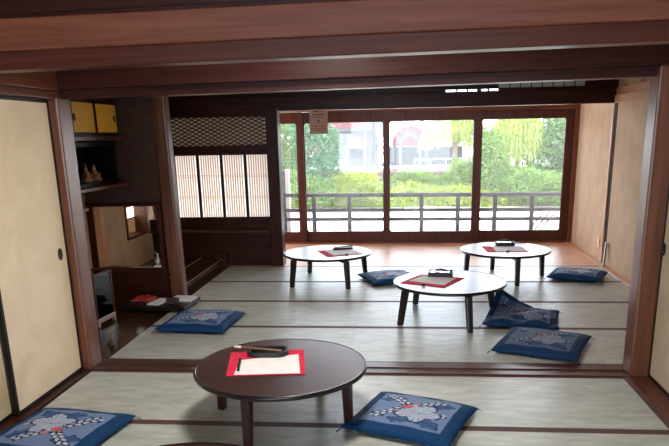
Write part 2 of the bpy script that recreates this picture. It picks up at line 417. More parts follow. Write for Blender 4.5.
# sliding glass doors onto the balcony
def rounded(x0, x1, z0, z1, r, n=5):
    out = []
    for cx, cz, a0 in ((x1 - r, z0 + r, -90), (x1 - r, z1 - r, 0), (x0 + r, z1 - r, 90), (x0 + r, z0 + r, 180)):
        for i in range(n + 1):
            a = R(a0 + 90 * i / n); out.append((cx + r * math.cos(a), cz + r * math.sin(a)))
    return out
def leaf_frame(mb, x0, x1, z0, z1, gx0, gx1, gz0, gz1, y0, y1, r=.03):
    n = 5; inner = rounded(gx0, gx1, gz0, gz1, r, n)
    corners = [(x1, z0), (x1, z1), (x0, z1), (x0, z0)]
    outer = []
    for i, c in enumerate(corners): outer += [c] * (n + 1)
    rings = {}
    for nm, y in (('a', y0), ('b', y1)):
        iv = [mb.bm.verts.new((p[0], y, p[1])) for p in inner]
        cv = [mb.bm.verts.new((c[0], y, c[1])) for c in corners]
        rings[nm] = (iv, cv)
        N = len(iv)
        for i in range(N):
            j = (i + 1) % N; ci, cj = i // (n + 1), j // (n + 1)
            mb._f([iv[i], iv[j], cv[cj], cv[ci]] if ci != cj else [iv[i], iv[j], cv[ci]])
    ia, ca = rings['a']; ib, cb = rings['b']; N = len(ia)
    for i in range(N): mb._f([ia[i], ia[(i + 1) % N], ib[(i + 1) % N], ib[i]])
    for i in range(4): mb._f([ca[i], ca[(i + 1) % 4], cb[(i + 1) % 4], cb[i]])
    return mb
leaves = [(-4.0, -2.83, -3.9, -2.93, 1), (-2.85, -1.50, -2.73, -1.60, 0), (-1.60, -.22, -1.483, -.32, 1), (-.32, 1.10, -.22, .985, 0), (1.02, 2.41, 1.115, 2.283, 1)]
for i, (x0, x1, g0, g1, tr) in enumerate(leaves):
    y0 = 9.93 + tr * .042
    d = struct('door_%d' % (i + 3), leaf_frame(MB(), x0, x1, .02, 1.93, g0, g1, .178, 1.775, y0, y0 + .036), 'door_z', .003)
    struct('pane', MB().box(g0 - .01, g1 + .01, y0 + .016, y0 + .02, .17, 1.785), 'hazed_glass', parent=d)
    struct('handle', MB().lathe([(.002, 0), (.014, 0), (.014, .008), (.002, .008)], 12, (g1 + .045, y0 - .004, .95), 1, .3), 'black', parent=d)
mb = MB(); mb.box(-4.2, 2.45, 9.90, 10.03, -.06, .018)
struct('trim_18', mb, 'red_x', .003)
mb = MB(); mb.tiltx(-4.2, 2.45, 9.89, 10.03, 1.955, 1.90, .15)
struct('trim_19', mb, 'red_x', .003)
struct('trim_20', box(2.40, 2.452, 9.88, 10.03, 0, 2.1), 'red_z', .003)
mb = MB()
for x in (-4.2, -2.8, -1.5, -.25, 1.05, 2.4): mb.box(x - .03, x + .03, 9.95, 10.0, 2.05, CZ)
mb.box(-4.2, 2.45, 9.95, 10.0, 2.42, CZ)
struct('window_3', mb, 'red_x', .003)
struct('wall_veranda_back', box(-4.3, -3.25, 8.30, 8.36, -.05, CZ), 'plaster')

# ------------------------------------------------------------------ fusuma doors
def fusuma(name, xf, y0, y1, z1, side, mat, pull=None):
    """side +1: faces +x (left wall); xf is the visible face"""
    t = .032 * side; z0 = .006
    xs = sorted((xf, xf - t))
    d = struct(name, MB().box(xs[0] + .003, xs[1] - .003, y0 + .02, y1 - .02, z0 + .02, z1 - .02), mat)
    f = MB(); f.box(xs[0], xs[1], y0, y0 + .024, z0, z1); f.box(xs[0], xs[1], y1 - .024, y1, z0, z1); f.box(xs[0], xs[1], y0 + .024, y1 - .024, z0, z0 + .024); f.box(xs[0], xs[1], y0 + .024, y1 - .024, z1 - .024, z1)
    struct('frame', f, 'black_lacquer', .003, d)
    if pull:
        p = MB(); n = 24; rs = []
        for r, h in ((.034, 0), (.036, .006), (.031, .008), (.027, .003), (.001, .002)):
            rs.append([(xf - .003 * side + h * side, pull[0] + r * .72 * math.cos(2 * PI * i / n), pull[1] + r * 1.15 * math.sin(2 * PI * i / n)) for i in range(n)])
        p.rings(rs); struct('pull', p, 'black', 0, d)
    return d
fusuma('door_1', -2.312, 3.46, 4.29, 1.866, 1, 'fusuma', (4.185, .867))
fusuma('door_9', -2.352, 2.62, 3.49, 1.866, 1, 'fusuma_old', (2.72, .867))
fusuma('door_10', -2.312, 1.5, 2.65, 1.866, 1, 'fusuma')
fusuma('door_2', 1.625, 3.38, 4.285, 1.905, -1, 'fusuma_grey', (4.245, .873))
fusuma('door_11', 1.665, 2.4, 3.41, 1.905, -1, 'fusuma')

# ------------------------------------------------------------------ tatami mats
def mat_(label, x0, x1, y0, y1):
    t = thing('tatami_mat', label, 'tatami mat', ((x0 + x1) / 2, (y0 + y1) / 2, -.0515), 0, 'tatami mats')
    hx, hy = (x1 - x0) / 2 - .0003, (y1 - y0) / 2 - .0008
    MB().box(-hx, hx, -hy + .03, hy - .03, 0, .05).build('rush_surface', 'tatami', t)
    for s in (-1, 1):
        a, c = sorted((s * hy, s * (hy - .03)))
        MB().box(-hx, hx, a, c, 0, .0505).build('border_strip', 'heri', t)
W3 = (XB - XL) / 2.5
for i, nm in enumerate(('back room row nearest the threshold', 'back room second row from threshold', 'back room third row from threshold', 'back room row touching the veranda')):
    y0 = 4.52 + i * .905
    for x0, x1, s in ((XL, XL + W3, 'at the alcove side'), (XL + W3, XL + 2 * W3, 'in the middle of the row'), (XL + 2 * W3, XB, 'half mat by plaster wall')):
        mat_('tatami mat, ' + nm + ', ' + s, x0, x1, y0, y0 + .905)
for nm, y0, y1 in (('along the threshold', 3.44, 4.29), ('under the front table edge', 2.53, 3.44), ('under the foremost table', 1.62, 2.53)):
    for x0, x1, s in ((XL, (XL + XR) / 2, 'left half'), ((XL + XR) / 2, XR, 'right half')):
        mat_('grey green tatami mat of front room ' + nm + ', ' + s, x0, x1, y0, y1)

# ------------------------------------------------------------------ low round tables
def make_table(loc, rot, label, leg_mat, foot=.472, head=.452, angles=(0, 90, 180, 270)):
    t = thing('low_round_table', label, 'table', loc, rot, 'low round tables')
    MB().lathe([(.001, .300), (.47, .300), (.487, .306), (.487, .329), (.001, .3295)], 72).build('tabletop', 'table_top', t, 0, False)
    MB().rings([[(r * math.cos(2 * PI * i / 96), r * math.sin(2 * PI * i / 96), z) for i in range(96)] for r, z in
                ((.486, .304), (.495, .304), (.5, .310), (.5, .322), (.496, .329), (.486, .3302), (.486, .304))], False).build('rim', 'table_rim', t, 0, True)
    for k in range(4):
        a = R(angles[k])
        m_ = MB(); p = []
        for rr, hw, z in ((foot, .022, 0), (head, .027, .3)):
            cx, cy = rr * math.cos(a), rr * math.sin(a)
            ux, uy = math.cos(a), math.sin(a)
            p += [(cx + ux * sx * hw - uy * sy * hw, cy + uy * sx * hw + ux * sy * hw, z) for sx, sy in ((-1, -1), (1, -1), (1, 1), (-1, 1))]
        m_.hexa(p).build('leg', leg_mat, t, .006)
    for k in range(2):
        m_ = MB(); m_.box(-.37, .37, -.012, .012, .262, .3)
        o = m_.build('underframe_bar', leg_mat, t, .003); o.rotation_euler = (0, 0, PI / 2 * k)
    return t
make_table((-.71, 3.545, 0), R(-14), 'low round brown table at front with red felt, white paper and brush', 'table_leg', .41, .40, (0, 78, 180, 267))
make_table((.40, 5.79, 0), R(27), 'low round table at centre of back room beside a folded blue cushion', 'table_leg_black', .525, .47, (8, 97, 187, 259))
make_table((-.865, 7.30, 0), R(33), 'low round table nearest the lattice paper window', 'table_leg_black', .51, .475, (4, 90, 192, 268))
make_table((1.13, 7.46, 0), R(10), 'low round table nearest the plaster wall and glass doors', 'table_leg_black', .445, .43)
make_table((-.85, 2.045, 0), R(40), 'dark red low round table cut off at the bottom edge', 'table_leg')

# ------------------------------------------------------------------ calligraphy sets on the tables
def quad_sheet(name, pts, z, th, mat, bulge=0, n=10):
    """thin sheet over four corners (a,b,c,d counter-clockwise or clockwise), origin at its centre"""
    c = sum((Vector((p[0], p[1], 0)) for p in pts), Vector()) / 4
    a, b, cc, d = [Vector((p[0], p[1], 0)) - c for p in pts]
    mb = MB(); top = {}; bot = {}
    r2 = random.Random(len(name) + int(c.x * 100))
    for i in range(n + 1):
        for j in range(n + 1):
            u, v = i / n, j / n
            p = (a * (1 - u) + b * u) * (1 - v) + (d * (1 - u) + cc * u) * v
            h = bulge * (math.sin(u * 7 + c.x * 9) * math.sin(v * 5 + 1) * .5 + .5)
            top[i, j] = mb.bm.verts.new((p.x, p.y, th + h)); bot[i, j] = mb.bm.verts.new((p.x, p.y, h * .98))
    for i in range(n):
        for j in range(n):
            mb._f([top[i, j], top[i + 1, j], top[i + 1, j + 1], top[i, j + 1]]); mb._f([bot[i, j], bot[i, j + 1], bot[i + 1, j + 1], bot[i + 1, j]])
    for k in range(n):
        for (p, q) in (((k, 0), (k + 1, 0)), ((k, n), (k + 1, n)), ((0, k), (0, k + 1)), ((n, k), (n, k + 1))):
            mb._f([bot[p], bot[q], top[q], top[p]])
    o = mb.build(name, mat); o.location = (c.x, c.y, z)
    return o
TZ = .3300
def felt(pts, label, z=TZ): return tag(quad_sheet('felt_mat', pts, z, .003, 'felt'), label, 'felt mat', 'red felt mats')
def sheet(pts, label, z=TZ + .003, bulge=.002): return tag(quad_sheet('paper_sheet', pts, z, .0008, 'paper', bulge), label, 'paper', 'writing paper sheets')
# front table
felt([(-1.057, 3.742), (-.616, 3.813), (-.546, 3.386), (-.981, 3.338)], 'red felt mat on the front brown table')
sheet([(-.965, 3.597), (-.635, 3.717), (-.575, 3.392), (-.94, 3.352)], 'white sheet of paper on the front table held by a black weight')
o = MB().box(-.1, .1, -.008, .008, 0, .014).build('paperweight', 'black', None, .003); o.location = (-.945, 3.50, TZ + .006); o.rotation_euler = (0, 0, R(-80))
tag(o, 'slim black paperweight on the left edge of front table paper', 'paperweight')
def oval_ink(loc, rot, label):
    t = thing('ink_stone', label, 'ink stone', loc, rot)
    n = 40
    def ring(s, z):
        out = []
        for i in range(n):
            a = 2 * PI * i / n; c, d = math.cos(a), math.sin(a)
            out.append((.125 * s * math.copysign(abs(c) ** .55, c), .078 * s * math.copysign(abs(d) ** .7, d), z))
        return out
    MB().rings([ring(.93, 0), ring(1, .008), ring(1, .026), ring(.97, .032), ring(.90, .032), ring(.86, .022)]).build('stone_body', 'ink_stone', t, 0, False)
    MB().rings([ring(.85, .021), ring(.85, .0225)]).build('ink_well', 'table_rim', t)
    return t
oval_ink((-.82, 3.715, TZ + .003), R(4), 'black oval ink stone lying on red felt of the front table')
t = thing('writing_brush', 'writing brush with white tip resting across the front oval ink stone', 'brush', (-.865, 3.695, TZ + .042), R(-15))
MB().tube([(-.125, 0, 0), (.14, 0, .004)], [.0062, .0056], 10).build('handle', 'bamboo', t, 0, True)
MB().tube([(-.125, 0, 0), (-.145, 0, 0), (-.17, 0, -.001), (-.185, 0, -.003)], [.0062, .0085, .006, .0008], 10).build('bristles', 'bristle', t, 0, True)
# centre table
def ink_box(loc, rot, label, sx=.11, sy=.075):
    t = thing('ink_stone_box', label, 'ink stone box', loc, rot)
    b_ = MB(); b_.box(-sx, sx, -sy, sy, 0, .012); b_.box(-sx, sx, -sy, -sy + .008, .012, .042); b_.box(-sx, sx, sy - .008, sy, .012, .042); b_.box(-sx, -sx + .008, -sy + .008, sy - .008, .012, .042); b_.box(sx - .008, sx, -sy + .008, sy - .008, .012, .042)
    b_.build('box_body', 'ink_stone', t, .003)
    MB().box(-sx + .012, sx - .03, -sy + .012, sy - .012, .013, .038).build('stone', 'table_rim', t, .003)
    q = MB(); q.tube([(-.05, .01, .05), (.0, .0, .058), (.06, -.01, .05)], [.009, .012, .009], 8); q.build('ink_stick', 'black', t, 0, True)
    return t
felt([(-.038, 5.693), (.159, 6.057), (.544, 5.893), (.34, 5.507)], 'red felt mat set askew on the centre table')
sheet([(.04, 5.762), (.178, 5.995), (.468, 5.868), (.34, 5.60)], 'sheet of paper on the skewed red felt of centre table')
ink_box((.335, 5.985, TZ + .004), R(-8), 'open black ink stone box on the centre table')
o = MB().box(-.014, .014, -.008, .008, 0, .016).build('felt_clip', 'black', None, .003); o.location = (.165, 5.585, TZ + .004); o.rotation_euler = (0, 0, R(-26))
tag(o, 'small black clip on front edge of centre table felt', 'clip', 'black felt clips')
# table by the plaster wall
felt([(.885, 7.622), (.913, 7.236), (1.351, 7.245), (1.335, 7.615)], 'red felt mat on the table nearest the plaster wall')
sheet([(.985, 7.60), (1.01, 7.27), (1.338, 7.275), (1.325, 7.60)], 'white paper on the table nearest the plaster wall')
ink_box((1.16, 7.70, TZ), R(0), 'black ink stone box on the table nearest the plaster wall', .105, .07)
o = MB().tube([(-.1, 0, .007), (.1, 0, .007)], .006, 8).build('ink_brush', 'black', None, 0, True); o.location = (1.33, 7.80, TZ); o.rotation_euler = (0, 0, R(10))
tag(o, 'dark brush beside the ink box on right rear table', 'brush')
o = MB().box(-.014, .014, -.008, .008, 0, .016).build('felt_clip', 'black', None, .003); o.location = (1.13, 7.25, TZ + .004)
tag(o, 'small black clip on felt edge of table nearest plaster wall', 'clip', 'black felt clips')
# table by the lattice window
felt([(-.993, 7.363), (-.829, 6.97), (-.459, 7.158), (-.612, 7.495)], 'red felt mat on the table nearest the lattice window')
sheet([(-.90, 7.345), (-.765, 7.03), (-.475, 7.165), (-.60, 7.44)], 'white paper on the table nearest the lattice window')
o = MB().box(-.115, .115, -.035, .035, 0, .02).build('ink_tray', 'ink_stone', None, .004); o.location = (-.71, 7.45, TZ + .004); o.rotation_euler = (0, 0, R(18))
tag(o, 'narrow black ink tray on table nearest the lattice window', 'ink tray')
o = MB().tube([(-.11, 0, 0), (.12, 0, .003)], .0065, 8).build('ink_brush', 'black', None, 0, True); o.location = (-.70, 7.455, TZ + .031); o.rotation_euler = (0, 0, R(24))
tag(o, 'dark brush lying on narrow ink tray of left rear table', 'brush')
o = MB().box(-.014, .014, -.008, .008, 0, .014).build('felt_clip', 'black', None, .003); o.location = (-.63, 7.08, TZ + .004); o.rotation_euler = (0, 0, R(26))
tag(o, 'small black clip on felt edge of table nearest lattice window', 'clip', 'black felt clips')

# ------------------------------------------------------------------ printed floor cushions
NAVY, BLUE, PALE, WHITE, PINK = srgb(8, 48, 88), srgb(14, 70, 118), srgb(118, 140, 178), srgb(186, 194, 208), srgb(196, 84, 98)
DEEP = srgb(16, 34, 76)
def lerp(a, b, t): return tuple(a[i] * (1 - t) + b[i] * t for i in range(4))
def rope(u, v, x0, y0, x1, y1, w):
    dx, dy = x1 - x0, y1 - y0; L = math.hypot(dx, dy)
    s = ((u - x0) * dx + (v - y0) * dy) / L; d = (-(u - x0) * dy + (v - y0) * dx) / L
    if s < 0 or s > L or abs(d) > w: return None
    lane = 1 if d > 0 else -1
    ss = (s / .14 + .25 * lane) % 1 - .5
    dd = (d - lane * w * .48)
    k = ss * .14 + dd * lane * .5
    return WHITE if (k / .052) ** 2 + (dd / (w * .40)) ** 2 < 1 else DEEP
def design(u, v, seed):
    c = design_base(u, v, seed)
    return lerp(c, lerp(NAVY, srgb(30, 38, 54), .6), .48) if seed in (1.2, 3.3) else c      # two cushions' prints darkened to imitate the shade they lie in
def design_base(u, v, seed):
    n1 = math.sin(u * 61 + seed) * math.sin(v * 57 + 2 * seed)
    e = max(abs(u) / .76, abs(v) / .74)
    if e > 1: return lerp(NAVY, BLUE, .4 + .15 * n1)
    c = lerp(PALE, NAVY, .16 + .16 * math.sin(u * 150) * math.sin(v * 150))
    # leaves
    for (lx, ly, rx, ry, a) in ((-.5, .42, .24, .14, .5), (.42, -.48, .28, .15, -.4), (.50, .40, .20, .13, .6), (-.06, -.52, .22, .12, .2), (-.52, -.42, .16, .10, -.3)):
        du, dv = u - lx, v - ly; ca, sa = math.cos(a), math.sin(a)
        p, q = du * ca + dv * sa, -du * sa + dv * ca
        ang = math.atan2(q, p); rr = math.hypot(p / rx, q / ry) * (1 + .16 * math.sin(ang * 6))
        if rr < 1: c = lerp(BLUE, DEEP, .5) if (abs(q) < .012 or rr > .86) else lerp(BLUE, PALE, .2 + .3 * math.sin(p * 90) * math.sin(q * 90))
    for rp in (rope(u, v, -.62, -.52, -.05, .12, .10), rope(u, v, -.64, .64, .02, .06, .10), rope(u, v, -.05, .12, .46, .60, .09), rope(u, v, .28, -.30, .68, -.02, .09)):
        if rp: c = rp
    # large pale flower
    fu, fv = u - .16, v + .10
    ang = math.atan2(fv, fu); rr = math.hypot(fu, fv * 1.0)
    pet = .46 * (.62 + .38 * abs(math.cos(ang * 2.5 + .4)))
    if rr < pet:
        ln = abs(math.sin(ang * 10)); c = lerp(WHITE, PALE, .25) if ln > .30 else lerp(PALE, NAVY, .45)
        if rr > pet * .90: c = DEEP
    if math.hypot(u + .10, v - .10) < .085: c = PINK
    if math.hypot(u - .02, v - .27) < .06: c = lerp(PINK, WHITE, .2)
    return c
def make_cushion_mesh(seed, fold=False, N=120):
    bm = bmesh.new(); lay = bm.loops.layers.color.new('print') if False else None
    grid = {}; cols = {}
    SX, SY, H = .315, .285, .072
    for side in (1, -1):
        for i in range(N + 1):
            for j in range(N + 1):
                u, v = i / N * 2 - 1, j / N * 2 - 1
                edge = i in (0, N) or j in (0, N)
                if side == -1 and edge: grid[side, i, j] = grid[1, i, j]; continue
                k = ((1 - abs(u) ** 2.6) * (1 - abs(v) ** 2.6))
                th = H * (max(k, 0) ** .34)
                pin = 1 - .045 * (1 - v * v) * abs(u) ** 3; pin2 = 1 - .045 * (1 - u * u) * abs(v) ** 3
                wr = .003 * math.sin(u * 9 + seed + v * 4) * math.sin(v * 11 - seed) * (1 - max(abs(u), abs(v)) ** 8)
                ew = .003 * math.sin(u * 6 + seed) * abs(v) ** 8 + .003 * math.sin(v * 5 + seed) * abs(u) ** 8
                z = H * .42 + (th * .72 + wr if side == 1 else -th * .40) + ew
                x, y = u * SX * pin, v * SY * pin2
                if fold:
                    t = max(0, (-u + v) / 2 - .30) / .70
                    lift = .22 * t ** 1.2
                    z += lift; x += .07 * t; y += -.02 * t
                    z += .016 * math.sin((u - v) * 7) * max(0, min(1, 1.4 - abs(u + v + .2))) * (t < .5) * (side == 1)
                    t2 = max(0, (u + .2) * .8) ; z += .010 * math.sin(v * 8 + 1) * t2 * abs(u) ** 3
                grid[side, i, j] = bm.verts.new((x, y, max(z, .0015)))
    bm.verts.index_update()
    for side in (1, -1):
        for i in range(N):
            for j in range(N):
                q = [grid[side, i, j], grid[side, i + 1, j], grid[side, i + 1, j + 1], grid[side, i, j + 1]]
                bm.faces.new(q if side == 1 else q[::-1])
    me = bpy.data.meshes.new('floor_cushion'); 
    uvs = {}
    for (side, i, j), vtx in grid.items():
        if side == 1: uvs[vtx] = (i / N * 2 - 1, j / N * 2 - 1, 1)
        elif vtx not in uvs: uvs[vtx] = (i / N * 2 - 1, j / N * 2 - 1, -1)
    order = [uvs[vv] for vv in bm.verts]
    bm.to_mesh(me); bm.free()
    at = me.color_attributes.new('print', 'FLOAT_COLOR', 'POINT')
    for k, (u, v, s) in enumerate(order):
        at.data[k].color = design(u, v, seed) if s == 1 else lerp(NAVY, BLUE, .3)
    me.materials.append(M['print'])
    for f in me.polygons: f.use_smooth = True
    return me
def cushion(mesh, loc, rot, label, scale=(1, 1, 1), tz=None):
    o = bpy.data.objects.new('floor_cushion', mesh); COL.objects.link(o)
    o.location = loc; o.rotation_euler = (0, 0, R(rot)); o.scale = scale
    tag(o, label, 'floor cushion', 'blue printed floor cushions')
    for sx in (-1, 1):
        for sy in (-1, 1):
            if tz and (sx, sy) == (-1, 1): continue
            c = tassel0.copy(); COL.objects.link(c); c.parent = o; c.location = (sx * .313, sy * .283, .024); c.rotation_euler = (0, 0, math.atan2(sy, sx))
    return o
tb = MB()
for k in range(4): tb.tube([(-.005, 0, 0), (.014, .003 * (k - 1.5), -.005), (.028, .007 * (k - 1.5), -.016)], [.002, .0012, .0008], 5)
tassel0 = tb.build('corner_tassel', 'navy'); 
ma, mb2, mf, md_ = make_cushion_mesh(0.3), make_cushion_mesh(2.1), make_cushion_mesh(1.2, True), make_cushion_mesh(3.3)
cushion(ma, (.045, 3.50, 0), -21, 'blue cushion with pale flower print beside the front table')
cushion(ma, (-1.92, 3.185, 0), -9 + 180, 'blue printed cushion by the cream sliding door, cut off by photo edge', (.98, 1.08, 1))
cushion(md_, (1.06, 4.92, 0), -23, 'shade-darkened blue cushion lying just inside the threshold at right', (1, 1.13, 1))
cushion(mf, (1.025, 5.64, 0), -13, 'shade-darkened blue cushion with one corner turned up against a table leg', (1, 1.02, .95), True)
cushion(mb2, (1.935, 7.42, 0), -24, 'blue cushion alone near the plaster wall and its low tags', (.92, .86, 1.15))
cushion(mb2, (-.17, 7.31, 0), 22, 'blue cushion on the mat between the two left-hand back tables', (.92, 1, 1))
cushion(ma, (-1.79, 5.47, 0), -4, 'blue printed cushion beside the alcove planks and black stand', (.98, 1.1, 1.05))
bpy.data.objects.remove(tassel0)

# ------------------------------------------------------------------ alcove furniture
t = thing('wall_cabinet', 'high alcove cabinet with gold sliding doors', 'cabinet', (-2.975, 5.5, 1.60))
b_ = MB(); b_.box(-.22, .20, -.9, .895, .035, .06); b_.box(-.22, .20, -.9, .895, .33, .36); b_.box(-.22, -.2, -.9, .895, .06, .33); b_.box(-.2, .2, -.9, -.88, .06, .33); b_.box(-.2, .2, .875, .895, .06, .33)
b_.build('carcass', 'dark_y', t, .003)
MB().box(-.22, .235, -.9, .895, 0, .035).build('bottom_shelf', 'beam_y', t, .003)
for k, y in enumerate((-.88, -.445, -.015, .425)):
    d = MB().box(.185 + .012 * (k % 2), .195 + .012 * (k % 2), y, y + .44, .06, .33).build('door', 'gold', t, .001)
    fr = MB(); x0, x1 = .182 + .012 * (k % 2), .198 + .012 * (k % 2)
    fr.box(x0, x1, y, y + .01, .06, .33); fr.box(x0, x1, y + .43, y + .44, .06, .33); fr.box(x0, x1, y, y + .44, .06, .07); fr.box(x0, x1, y, y + .44, .32, .33)
    fr.build('door_frame', 'black_lacquer', d)
    yy = y + (.06 if k % 2 == 0 else .38)
    p = MB(); n = 16
    p.rings([[(.197 + .012 * (k % 2) + h, yy + r * .6 * math.cos(2 * PI * i / n), .195 + r * math.sin(2 * PI * i / n)) for i in range(n)] for r, h in ((.034, -.004), (.034, .002), (.028, .003), (.024, 0))])
    p.build('pull', 'black', d)
o = MB().box(-3.2, -2.745, 4.6, 6.40, 1.165, 1.198).build('alcove_shelf', 'beam_y', None, .004)
tag(o, 'brown alcove shelf carrying the dark display case of gilded dolls', 'shelf')
t = thing('display_case', 'black lacquer display case on the alcove shelf behind gilded dolls', 'display case', (-2.98, 6.05, 1.198))
b_ = MB(); b_.box(-.19, .17, -.5, .33, 0, .03); b_.box(-.19, .17, -.5, .33, .345, .39); b_.box(-.19, -.17, -.5, .33, .03, .345); b_.box(-.17, .17, .31, .33, .03, .345); b_.box(-.17, .17, -.5, -.48, .03, .345); b_.build('case_body', 'black_lacquer', t, .003)
MB().box(-.168, -.15, -.45, -.1, .03, .34).build('gilt_backdrop', 'bamboo', t, .002)
MB().box(-.168, -.15, -.08, .30, .03, .34).build('dark_backdrop', 'black', t, .002)
for k, (y, lab) in enumerate(((5.985, 'slimmer gilded doll in the alcove display case, nearer the door post'), (6.15, 'broader gilded doll in the alcove display case, nearer the dark partition'))):
    t = thing('gilded_doll', lab, 'doll', (-2.95, y, 1.228), 0, 'gilded dolls')
    MB().lathe([(.055 + .012 * k, 0), (.058 + .012 * k, .012), (.040 + .01 * k, .045), (.034, .075), (.026, .092), (.012, .10)], 20).build('robe', 'gold_old', t, 0, True)
    MB().sphere((0, 0, .112), .016).build('head', 'ivory', t, 0, True)
    a = MB(); a.tube([(0, -.035, .075), (.03, -.045, .055), (.045, -.01, .05)], [.014, .016, .01], 8); a.tube([(0, .035, .075), (.03, .045, .055), (.045, .01, .05)], [.014, .016, .01], 8); a.build('sleeves', 'gold_old', t, 0, True)
    MB().lathe([(.015, .122), (.016, .128), (.006, .145), (.004, .175 - .02 * k), (.001, .178 - .02 * k)], 12).build('tall_hat', 'gold_old', t, 0, True)

# glass case with a helmet
t = thing('glass_case', 'tall glass case with dark wooden frame on the alcove planks', 'glass case', (-2.80, 5.51, 0), R(-6))
b_ = MB(); b_.box(-.13, .13, -.15, .15, .03, .07); b_.build('base', 'case_base', t, .004)
for sx in (-1, 1):
    for sy in (-1, 1):
        MB().box(sx * .115 - .015, sx * .115 + .015, sy * .13 - .015, sy * .13 + .015, 0, .03).build('foot', 'case_base', t, .003)
f = MB()
for sx in (-1, 1):
    for sy in (-1, 1): f.box(sx * .12 - .007, sx * .12 + .007, sy * .14 - .007, sy * .14 + .007, .07, .455)
for sx in (-1, 1): f.box(sx * .12 - .007, sx * .12 + .007, -.147, .147, .455, .47)
for sy in (-1, 1): f.box(-.127, .127, sy * .14 - .007, sy * .14 + .007, .455, .47)
f.build('frame', 'beam_z', t, .002)
g = MB(); g.box(.118, .121, -.135, .135, .07, .457); g.box(-.121, -.118, -.135, .135, .07, .457); g.box(-.115, .115, -.141, -.138, .07, .457); g.box(-.115, .115, .138, .141, .07, .457); g.box(-.12, .12, -.14, .14, .458, .461)
g.build('panes', 'glass', t)
t = thing('ornamental_helmet', 'black ornamental helmet inside the tall glass case', 'helmet', (-2.80, 5.51, .07))
MB().lathe([(.03, 0), (.05, 0), (.05, .012), (.018, .02), (.016, .08), (.05, .085)], 20).build('stand', 'black_lacquer', t, 0, False)
MB().lathe([(.098, .06), (.095, .085), (.078, .095), (.074, .12), (.06, .155), (.035, .178), (.008, .185), (.001, .187)], 28).build('bowl', 'helmet', t, 0, True)
MB().lathe([(.105, .045), (.102, .06), (.08, .085), (.076, .085), (.098, .058), (.101, .045)], 28).build('neck_guard', 'helmet', t, 0, True)
c = MB(); c.tube([(.06, -.07, .19), (.075, -.03, .13), (.078, 0, .115), (.075, .03, .13), (.06, .07, .19)], [.002, .006, .007, .006, .002], 6); c.build('crest', 'gold_old', t, 0, True)
# black stand with papers and red cloth
def sub(name, mb, mat, z, loc, rot, label, cat, bevel=0, smooth=False):
    o = mb.build(name, mat, None, bevel, smooth); o.location = (loc[0], loc[1], z); o.rotation_euler = (0, 0, R(rot)); return tag(o, label, cat)
t = thing('low_display_stand', 'low black lacquer stand at the alcove edge carrying papers and red cloth', 'stand', (-2.375, 6.09, 0), R(-4))
MB().box(-.335, .32, -.235, .19, .022, .06).build('top_board', 'black_lacquer', t, .004)
for sx in (-1, 1): MB().box(sx * .28 - .03 - .01, sx * .28 + .03 - .01, -.20, .15, 0, .022).build('foot_rail', 'black_lacquer', t, .003)
SZ = .06
def heap(n=22):
    mb = MB(); g = {}
    for i in range(n + 1):
        for j in range(n + 1):
            u, v = i / n * 2 - 1, j / n * 2 - 1
            k = max(0, (1 - u ** 4) * (1 - v ** 4)); z = .003 + k ** .5 * (.022 + .016 * math.sin(u * 6 + 2 * v) * math.sin(v * 5 - u * 3))
            g[i, j] = mb.bm.verts.new((u * .105 * (1 + .12 * math.sin(v * 5)), v * .085 * (1 + .15 * math.sin(u * 4)), z))
    gb = {k: mb.bm.verts.new((v.co.x, v.co.y, 0)) for k, v in g.items() if k[0] in (0, n) or k[1] in (0, n)}
    for i in range(n):
        for j in range(n): mb._f([g[i, j], g[i + 1, j], g[i + 1, j + 1], g[i, j + 1]])
    for k in range(n):
        for p, q in (((k, 0), (k + 1, 0)), ((k, n), (k + 1, n)), ((0, k), (0, k + 1)), ((n, k), (n, k + 1))): mb._f([gb[p], gb[q], g[q], g[p]])
    return mb
sub('folded_cloth', heap(), 'red_cloth', SZ, (-2.575, 6.15), 4, 'crumpled red cloth on the low black stand', 'cloth', 0, True)
sub('booklet', MB().box(-.065, .065, -.12, .12, 0, .012), 'paper', SZ, (-2.385, 6.03), -12, 'white booklet on the black stand beside the red cloth', 'booklet', .002)
sub('pamphlet_stack', MB().box(-.11, .11, -.09, .09, 0, .022), 'paper', SZ, (-2.18, 6.14), -6, 'stack of white pamphlets at the tatami end of the black stand', 'pamphlets', .002)
sub('card_box', MB().box(-.055, .055, -.03, .03, 0, .055), 'plaster_dark', SZ, (-2.235, 5.99), -4, 'small dark box at the front edge of the black stand', 'box', .004)
# bird ornament on the ledge
t = thing('bird_ornament', 'small silver bird ornament on the ledge beside the red post', 'ornament', (-2.515, 6.43, .333))
MB().box(-.035, .035, -.03, .03, 0, .018).build('plinth', 'white', t, .003)
MB().lathe([(.004, .018), (.014, .02), (.03, .045), (.034, .062), (.026, .082), (.012, .10), (.009, .12), (.013, .13), (.009, .142), (.001, .145)], 20).build('body', 'silver', t, 0, True)
q = MB(); q.tube([(0, 0, .133), (-.012, -.018, .15), (-.01, -.03, .175)], [.007, .004, .001], 8); q.build('beak', 'silver', t, 0, True)
q = MB(); q.tube([(.02, .01, .06), (.045, .02, .075), (.06, .02, .095)], [.014, .01, .002], 8); q.build('tail', 'silver', t, 0, True)
# peg on alcove wall
t = thing('wall_peg', 'short pale peg on the alcove wall by the door post', 'peg', (-3.2, 6.30, .935))
MB().box(0, .05, -.055, .055, -.015, .015).build('peg_bar', 'light_y', t, .003)
# small ring on a base at the post foot
t = thing('door_pull_ring', 'small dark ring stand on the planks at the door post foot', 'ring', (-2.36, 4.86, 0))
MB().lathe([(.03, 0), (.034, .006), (.02, .014), (.016, .05)], 20).build('base', 'black', t, 0, True)
n = 20
MB().tube([(0, .026 * math.cos(2 * PI * i / n), .074 + .034 * math.sin(2 * PI * i / n)) for i in range(n + 1)], .006, 8).build('hoop', 'bamboo', t, 0, True)

